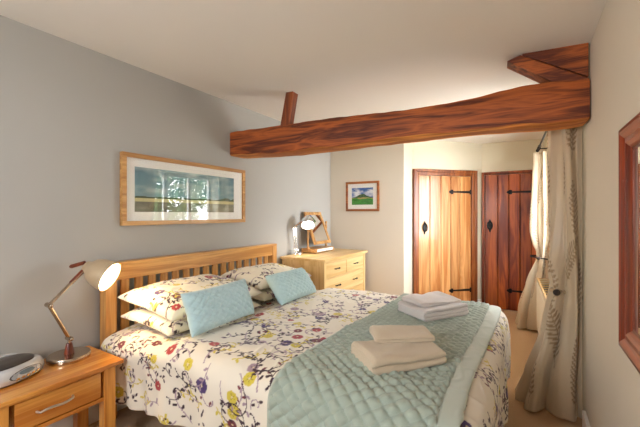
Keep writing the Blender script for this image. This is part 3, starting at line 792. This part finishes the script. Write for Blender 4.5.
# ------------------------------------------------------------------ pictures
def picture_frame(b, m, w, h, f, d):
    b.box(-w, w, 0, d, h-f, h, m); b.box(-w, w, 0, d, -h, -h+f, m); b.box(-w, -w+f, 0, d, -h+f, h-f, m); b.box(w-f, w, 0, d, -h+f, h-f, m)
def big_picture():
    r = thing('framed_picture', 'wide framed seascape print with white mount on the grey wall above the bed', 'picture', (0.002, 1.80, 1.446))
    m = Matrix(((0, 1, 0, 0), (1, 0, 0, 0), (0, 0, 1, 0), (0, 0, 0, 1)))
    w, h = .569, .243
    b = MB(); picture_frame(b, m, w, h, .030, .034); b.build('frame', M['frame_oak'], r, bevel=0.002)
    MB().box(-w+.03, w-.03, .004, .016, -h+.03, h-.03, m).build('mount', M['mount'], r)
    ny, nz = 230, 90; y = np.linspace(-.478, .436, ny); z = np.linspace(-.151, .156, nz)
    Yg, Zg = np.meshgrid(y, z, indexing='ij'); v = (Zg+.151)/.307
    c = lambda *q: np.array(lin(*q)[:3])
    n1 = vnoise(Yg*1.0, Zg*2.8, 41, 7)*.6+vnoise(Yg, Zg*2.5, 42, 16)*.4
    sky = c(126, 160, 168)*(1-v[..., None])+c(104, 142, 154)*v[..., None]
    cl = np.clip(n1*.9+.25, 0, 1)[..., None]; sky = sky*(1-cl)+c(176, 194, 196)*cl
    gr = c(150, 150, 132)+0*sky; g2 = np.clip(vnoise(Yg, Zg*4, 43, 12)*.5+.5, 0, 1)[..., None]; gr = gr*(1-g2)+c(112, 112, 96)*g2
    col = np.where((v > .34)[..., None], sky, gr)
    hz = .335+.012*vnoise(Yg, Yg*0, 44, 14)+.05*smooth(.2, .3, Yg)*(vnoise(Yg, Yg*0, 45, 30)*.5+.5)
    col = np.where(((v > .30) & (v < hz+.012))[..., None], c(70, 86, 62), col)
    col = np.where(((v > .23) & (v <= .305))[..., None], c(204, 198, 150), col)
    P = np.stack([np.full_like(Yg, .0172), Yg, Zg], -1)
    grid_object('print', P, col, M['print'], r)
    MB().box(-w+.028, w-.028, .0205, .0225, -h+.028, h-.028, m).build('glass', M['glass'], r)
big_picture()
def small_picture():
    r = thing('framed_picture', 'small brown framed picture of a green hill above the chest of drawers', 'picture', (.478, 4.058, 1.508))
    m = Matrix(((1, 0, 0, 0), (0, -1, 0, 0), (0, 0, 1, 0), (0, 0, 0, 1)))
    w, h = .232, .192
    b = MB(); picture_frame(b, m, w, h, .028, .026); b.build('frame', M['frame_brown_x'], r, bevel=0.003)
    MB().box(-w+.028, w-.028, .003, .012, -h+.028, h-.028, m).build('mount', M['mount'], r)
    x = np.linspace(-.148, .150, 150); z = np.linspace(-.108, .110, 110); X, Z = np.meshgrid(x, z, indexing='ij')
    u = (X+.148)/.298; v = (Z+.108)/.218; c = lambda *q: np.array(lin(*q)[:3])
    cl = np.clip(vnoise(X*1.0, Z*2.2, 51, 14)*.8+vnoise(X, Z*2, 52, 36)*.4+.9-1.1*np.abs(v-.74)/.26, 0, 1)[..., None]
    col = c(52, 104, 178)*(1-cl)+c(232, 236, 240)*cl
    hill = .42+.22*np.exp(-((u-.5)/.27)**2)+.012*vnoise(u, u*0, 53, 14)
    hc = c(58, 92, 52)*(1+.35*vnoise(X, Z, 54, 40))[..., None]; col = np.where((v < hill)[..., None], hc, col)
    tan = .44-.05*np.abs(u-.5)*2+.02*vnoise(u, u*0, 55, 9)
    col = np.where((v < tan)[..., None], c(168, 158, 88), col)
    fg = .36+.05*vnoise(u, u*0, 56, 5)
    col = np.where((v < fg)[..., None], c(52, 138, 42)*(1+.3*vnoise(X, Z*3, 57, 30))[..., None], col)
    P = np.stack([X, np.full_like(X, -.0132), Z], -1)
    grid_object('print', P, col, M['print'], r)
    MB().box(-w+.026, w-.026, .0165, .0185, -h+.026, h-.026, m).build('glass', M['glass'], r)
small_picture()
def wall_mirror():
    r = thing('wall_mirror', 'tall mirror in a moulded dark red wood frame on the near right wall', 'mirror', (2.588, 1.145, 1.198))
    m = Matrix(((0, -1, 0, 0), (1, 0, 0, 0), (0, 0, 1, 0), (0, 0, 0, 1)))
    W, H = .40, .378
    prof = [(0, 0), (0, .020), (.010, .032), (.022, .034), (.034, .028), (.044, .022), (.060, .024), (.072, .018), (.082, .010), (.090, .010), (.090, 0)]
    def side(pa, pb, na, nb):
        """mitred moulding between two outer corners"""
        v0 = [Vector((pa[0]+na[0]*a, o, pa[1]+na[1]*a)) for a, o in prof]; v1 = [Vector((pb[0]+nb[0]*a, o, pb[1]+nb[1]*a)) for a, o in prof]
        n = len(prof); vs = [m @ v for v in v0+v1]
        return MB().add(vs, [tuple(range(n))[::-1], tuple(range(n, 2*n))]+[(i, (i+1) % n, n+(i+1) % n, n+i) for i in range(n)])
    cs = [(-W, -H), (W, -H), (W, H), (-W, H)]; ns = [(1, 1), (-1, 1), (-1, -1), (1, -1)]
    for k, nm in enumerate(('bottom_rail', 'side_stile', 'top_rail', 'side_stile')):
        side(cs[k], cs[(k+1) % 4], ns[k], ns[(k+1) % 4]).build(nm, M['mahog_y'] if k % 2 == 0 else M['mahog_z'], r)
    MB().box(-W+.085, W-.085, .004, .009, -H+.085, H-.085, m).build('mirror_glass', M['mirror'], r)
wall_mirror()

# ------------------------------------------------------------------ curtains
SAT = lin(224, 207, 180); SATD = lin(172, 145, 112); LINE = lin(226, 222, 212)
def frond(cv, x, y, h, ln, col, R):
    k = R.uniform(-1.2, 1.2); n = int(ln/.004)
    for i in range(n):
        h += k*.004; x += math.cos(h)*.004; y += math.sin(h)*.004
        cv.ell(x, y, .004, .004, 0, col)
        if i % 8 == 0 and i > 8:
            f = math.sin(PI*(i/n*.85+.12))*.085*(ln/.5)
            for s in (-1, 1):
                a = h+s*1.0; cv.ell(x+math.cos(a)*f*.55, y+math.sin(a)*f*.55, f*.55, .0085, a, col)
def curtain_cloth(seed, w, hgt):
    cv = Canvas(-.05, w+.05, -.05, hgt+.05, SAT, .004); R = random.Random(seed)
    for i in range(int(w/.26)):
        for j in range(4): frond(cv, .12+i*.26+R.uniform(-.05, .05), .05+j*.52+(i % 2)*.25, PI/2+R.uniform(-.5, .5), R.uniform(.38, .5), SATD, R)
    return cv
def curtain(name, label, keys, npleat, seed, zt, amp_top, amp_bot, tie):
    """keys: list of (z, [plan points]) from top to hem; the cloth runs through the plan points, pleated"""
    ns, nz = 300, 190; w = 1.5
    zs = np.linspace(keys[0][0], keys[-1][0], nz); S = np.linspace(0, 1, ns)
    kz = np.array([k[0] for k in keys])[::-1]; pts = np.array([k[1] for k in keys])[::-1]      # (K, n, 2)
    nctl = pts.shape[1]; P = np.zeros((ns, nz, 3)); cv = curtain_cloth(seed, w, zt)
    for j, z in enumerate(zs):
        # smooth interpolation over height
        ctl = np.zeros((nctl, 2))
        for a in range(nctl):
            for b in range(2):
                y = pts[:, a, b]; m = np.gradient(y, kz); i = min(max(np.searchsorted(kz, z)-1, 0), len(kz)-2)
                h = kz[i+1]-kz[i]; t = (z-kz[i])/h
                ctl[a, b] = (2*t**3-3*t**2+1)*y[i]+(t**3-2*t**2+t)*h*m[i]*.6+(-2*t**3+3*t**2)*y[i+1]+(t**3-t**2)*h*m[i+1]*.6
        # corner rounded path
        q = ctl.copy()
        for _ in range(3):
            nq = [q[0]]
            for a in range(len(q)-1): nq += [q[a]*.75+q[a+1]*.25, q[a]*.25+q[a+1]*.75]
            q = np.array(nq+[q[-1]])
        seg = np.r_[0, np.cumsum(np.hypot(*np.diff(q, axis=0).T))]; tt = S*seg[-1]
        x = np.interp(tt, seg, q[:, 0]); y = np.interp(tt, seg, q[:, 1])
        dx, dy = np.gradient(x), np.gradient(y); dn = np.hypot(dx, dy)+1e-9; nx, ny = dy/dn, -dx/dn
        f = (zs[0]-z)/(zs[0]-zs[-1]); g = math.exp(-((z-tie)/.10)**2)
        amp = (amp_top+(amp_bot-amp_top)*smooth(0.2, 1.0, f))*(1-.45*g)
        ph = S*npleat*2*PI+.9*np.sin(S*7+f*2.2)+f*1.0
        wv = np.sin(ph)+.35*np.sin(2*ph+1+f*3)
        dd = amp*wv*smooth(0, .05, S)+.010*vnoise(S*4, S*0+z*1.2, seed, 3)*smooth(.1, .4, f)
        crumple = .010*vnoise(S*5+z*2, S*0+z*9, seed+4, 2.0)*smooth(.30, .05, abs(z-tie)+.02)+.012*vnoise(S*5, S*0+z*5, seed+8, 2.5)*smooth(.25, .0, z)
        P[:, j, 0] = x+nx*(dd+crumple); P[:, j, 1] = y+ny*(dd+crumple); P[:, j, 2] = z
    P[:, :, 2] += (.012*vnoise(np.repeat(S[:, None], nz, 1)*3, np.zeros((ns, nz)), seed+2, 3)+.008)*smooth(.2, 0, zs)[None, :]
    T, Z = np.meshgrid(S*w, zs, indexing='ij')
    o = grid_object(name, P, cv.sample(T, Z), M['curtain'])
    sd = o.modifiers.new('lining', 'SOLIDIFY'); sd.thickness = .004; sd.offset = 0
    return tag(o, label, 'curtain', None)
near = [(1.985, [(2.580, 2.630), (2.470, 2.640), (2.466, 2.90), (2.462, 3.10)]),
        (1.50, [(2.582, 2.625), (2.466, 2.635), (2.462, 2.86), (2.470, 3.03)]),
        (1.10, [(2.582, 2.622), (2.464, 2.625), (2.466, 2.80), (2.480, 2.95)]),
        (.80, [(2.580, 2.620), (2.452, 2.612), (2.440, 2.70), (2.490, 2.82)]),
        (.50, [(2.582, 2.620), (2.428, 2.595), (2.395, 2.72), (2.450, 2.90)]),
        (.22, [(2.584, 2.620), (2.365, 2.565), (2.300, 2.67), (2.37, 2.96)]),
        (.012, [(2.584, 2.625), (2.355, 2.555), (2.245, 2.635), (2.29, 3.00)])]
curtain('curtain', 'beige satin fern curtain hanging beside the end of the right wall, tied back', near, 4.5, 61, 2.0, .032, .040, .79)
far = [(1.955, [(2.50, 4.37), (2.375, 4.40), (2.385, 4.50), (2.45, 4.62)]),
       (1.50, [(2.505, 4.37), (2.355, 4.39), (2.365, 4.50), (2.45, 4.64)]),
       (1.10, [(2.505, 4.37), (2.345, 4.39), (2.345, 4.50), (2.45, 4.64)]),
       (.81, [(2.475, 4.40), (2.415, 4.40), (2.385, 4.48), (2.45, 4.62)]),
       (.50, [(2.470, 4.36), (2.335, 4.34), (2.285, 4.48), (2.44, 4.66)]),
       (.22, [(2.460, 4.36), (2.285, 4.32), (2.205, 4.48), (2.43, 4.68)]),
       (.012, [(2.455, 4.37), (2.255, 4.32), (2.175, 4.48), (2.42, 4.70)])]
curtain('curtain', 'pale satin curtain gathered beside the dark red door at the far end', far, 4.5, 71, 2.0, .018, .030, .81)
def tieback(label, pts, knob, mat, r):
    o = MB().tube(pts, r, 8).build('curtain_tieback', mat, None, smooth=True)
    MB().ball(knob, .020, 14).build('knot', M['rope'], o, smooth=True)
    return tag(o, label, 'tieback')
M['satin'] = plain('beige satin band', lin(172, 150, 120), 0.36, 0, 0.06, 60, spec=.55)
tieback('beige satin tieback with a dark knot around the nearer curtain', [(2.588, 2.655, .755), (2.53, 2.66, .772), (2.475, 2.64, .79), (2.452, 2.572, .793), (2.425, 2.64, .792), (2.44, 2.71, .79), (2.46, 2.80, .785)], (2.448, 2.565, .793), M['satin'], .014)
tieback('dark cord tieback around the far curtain beside the dark red door', [(2.50, 4.30, .80), (2.44, 4.335, .805), (2.37, 4.36, .812), (2.335, 4.42, .812), (2.335, 4.50, .81), (2.39, 4.60, .806)], (2.40, 4.335, .806), M['rope'], .008)
def rod():
    r = thing('curtain_rod', 'thin black curtain rod running along the window wall above both curtains', 'curtain rod', (2.447, 3.6, 2.0))
    a, b_ = Vector((.022, -.95, .0)), Vector((-.045, .98, .0))
    MB().tube([a, b_], .0085, 10).build('pole', M['iron'], r, smooth=True)
    for p in (a, b_):
        MB().ball(p, .018, 12).build('finial', M['iron'], r, smooth=True)
    for t in (.06, .94):
        p = a.lerp(b_, t)
        MB().tube([p, p+Vector((.112, .004, 0))], .006, 8).build('bracket', M['iron'], r, smooth=True)
    for t in (.03, .09, .15, .20, .25, .84, .87, .90, .93, .96):
        p = a.lerp(b_, t)
        MB().tube([p+Vector((.014*math.cos(k*PI/8), 0, -.004+.016*math.sin(k*PI/8))) for k in range(17)], .0025, 6).build('ring', M['iron'], r, smooth=True)
rod()
def radiator():
    r = thing('radiator', 'cream panel radiator under the window between the two curtains', 'radiator', (2.47, 3.62, 0), math.atan2(.095, 2.61))
    y0, y1 = -.52, .55
    b = MB()
    b.box(-.065, -.050, y0, y1, .11, .61)
    n = 26
    for k in range(n):
        y = y0+.03+(y1-y0-.06)*k/(n-1); b.box(-.0695, -.065, y-.011, y+.011, .15, .57)
    b.build('front_panel', M['radiator'], r, bevel=0.003)
    MB().box(.035, .048, y0, y1, .11, .61).build('back_panel', M['radiator'], r, bevel=0.003)
    for y in (y0-.006, y1): MB().box(-.066, .049, y, y+.006, .12, .615).build('end_cover', M['radiator'], r)
    g = MB(); g.box(-.066, -.052, y0, y1, .612, .620); g.box(.036, .049, y0, y1, .612, .620)
    for k in range(11):
        y = y0+(y1-y0-.014)*k/10; g.box(-.052, .036, y, y+.014, .613, .619)
    g.build('top_grille', M['grille'], r)
    MB().box(-.049, .034, y0+.01, y1-.01, .14, .56).build('dark_core', M['black'], r)  # black block standing in for the shade between the grille bars
    MB().tube([(-.0, y0-.03, .0), (-.0, y0-.03, .15), (-.0, y0-.004, .15)], .008, 10).build('pipe', M['chrome'], r, smooth=True)
    MB().lathe([(.014, 0), (.020, .006), (.020, .055), (.012, .065)], 14, Matrix.Translation((0, y0-.03, .16))).build('valve', M['trimw'], r, smooth=True)
    for y in (y0+.2, y1-.2): MB().box(.048, .062, y-.02, y+.02, .2, .55).build('wall_bracket', M['radiator'], r)
radiator()

# ------------------------------------------------------------------ garden seen through the window
struct(MB().box(3.2, 16, -6, 16, -0.6, -0.5).build('ground', M['bounce_ground']))
def tree(label, x, y, h, rad, seed, n):
    R = np.random.default_rng(seed)
    r = thing('tree', label, 'tree', (x, y, -.5))
    b = MB().tube([(0, 0, 0), (.05, .02, h*.4), (0, .06, h*.8)], [.16, .12, .04], 10)
    for k in range(9):
        a = k*2.4; z = h*(.35+.05*k); b.tube([(0, .02, z), (math.cos(a)*rad*.4, math.sin(a)*rad*.4, z+.5), (math.cos(a)*rad*.8, math.sin(a)*rad*.8, z+.7)], [.05, .03, .012], 6)
    b.build('trunk', M['bark'], r, smooth=True)
    v = R.normal(size=(n, 3)); v /= np.linalg.norm(v, axis=1)[:, None]; c = v*(R.uniform(.35, 1, (n, 1))**.5)*np.array([rad, rad, rad*1.1])+np.array([0, 0, h*.68])
    u = R.normal(size=(n, 3)); u /= np.linalg.norm(u, axis=1)[:, None]; w = np.cross(u, R.normal(size=(n, 3))); w /= np.linalg.norm(w, axis=1)[:, None]
    s = R.uniform(.06, .13, (n, 1)); k = np.cross(u, w)*s*.18
    vs = np.stack([c-u*s, c-w*s*.45+k, c+u*s, c+w*s*.45+k], 1).reshape(-1, 3)
    me = bpy.data.meshes.new('crown'); me.vertices.add(len(vs)); me.vertices.foreach_set('co', vs.astype(np.float32).ravel()); finish(me, np.arange(len(vs)).reshape(-1, 4))
    me.materials.append(M['leaf']); o = bpy.data.objects.new('crown', me); C.objects.link(o); o.parent = r
tree('leafy garden tree outside the window', 7.6, 6.6, 4.0, 1.5, 3, 3600)

# ------------------------------------------------------------------ light
w = bpy.data.worlds.new('sky'); bpy.context.scene.world = w; w.use_nodes = True
nt = w.node_tree; bg = nt.nodes['Background']
sk = nt.nodes.new('ShaderNodeTexSky'); sk.sky_type = 'HOSEK_WILKIE'; sk.turbidity = 6.0; sk.sun_direction = Vector((-.5, -.6, .62)).normalized()
mx = nt.nodes.new('ShaderNodeMixRGB'); mx.inputs[0].default_value = .65; mx.inputs[2].default_value = (.92, .96, 1.0, 1)
nt.links.new(sk.outputs['Color'], mx.inputs[1]); nt.links.new(mx.outputs['Color'], bg.inputs['Color']); bg.inputs['Strength'].default_value = 16.0
def area(name, loc, direction, sx, sy, energy, col):
    l = bpy.data.lights.new(name, 'AREA'); l.shape = 'RECTANGLE'; l.size = sx; l.size_y = sy; l.energy = energy; l.color = col
    o = bpy.data.objects.new(name, l); C.objects.link(o); o.location = loc; o.rotation_euler = Vector(direction).to_track_quat('-Z', 'Z').to_euler()
    return o
for nm, lc, dr_ in (('window_portal', (2.80, 3.615, 1.385), (-1, -.036, 0)), ('window_portal', (1.225, YB-.045, 1.5), (0, 1, 0))):  # second portal serves the added fill light window
    area(nm, lc, dr_, 1.30 if lc[0] > 2 else .95, 1.12 if lc[0] > 2 else .90, 1, (1, 1, 1)).data.cycles.is_portal = True

# ------------------------------------------------------------------ camera
cam = bpy.data.cameras.new('camera'); co = bpy.data.objects.new('camera', cam); C.objects.link(co)
cam.sensor_width = 36; cam.lens = 340/640*36; cam.shift_y = 0.5/640; cam.clip_start = .02
co.location = (2.28, 0, 1.28); co.rotation_euler = (PI/2, 0, R_(31.09))
sc = bpy.context.scene; sc.camera = co
sc.view_settings.view_transform = 'Standard'; sc.view_settings.look = 'None'; sc.view_settings.gamma = 1; sc.view_settings.exposure = 1.2
sc.cycles.use_denoising = True; sc.cycles.max_bounces = 10; sc.cycles.diffuse_bounces = 6; sc.cycles.transparent_max_bounces = 12; sc.cycles.sample_clamp_indirect = 6
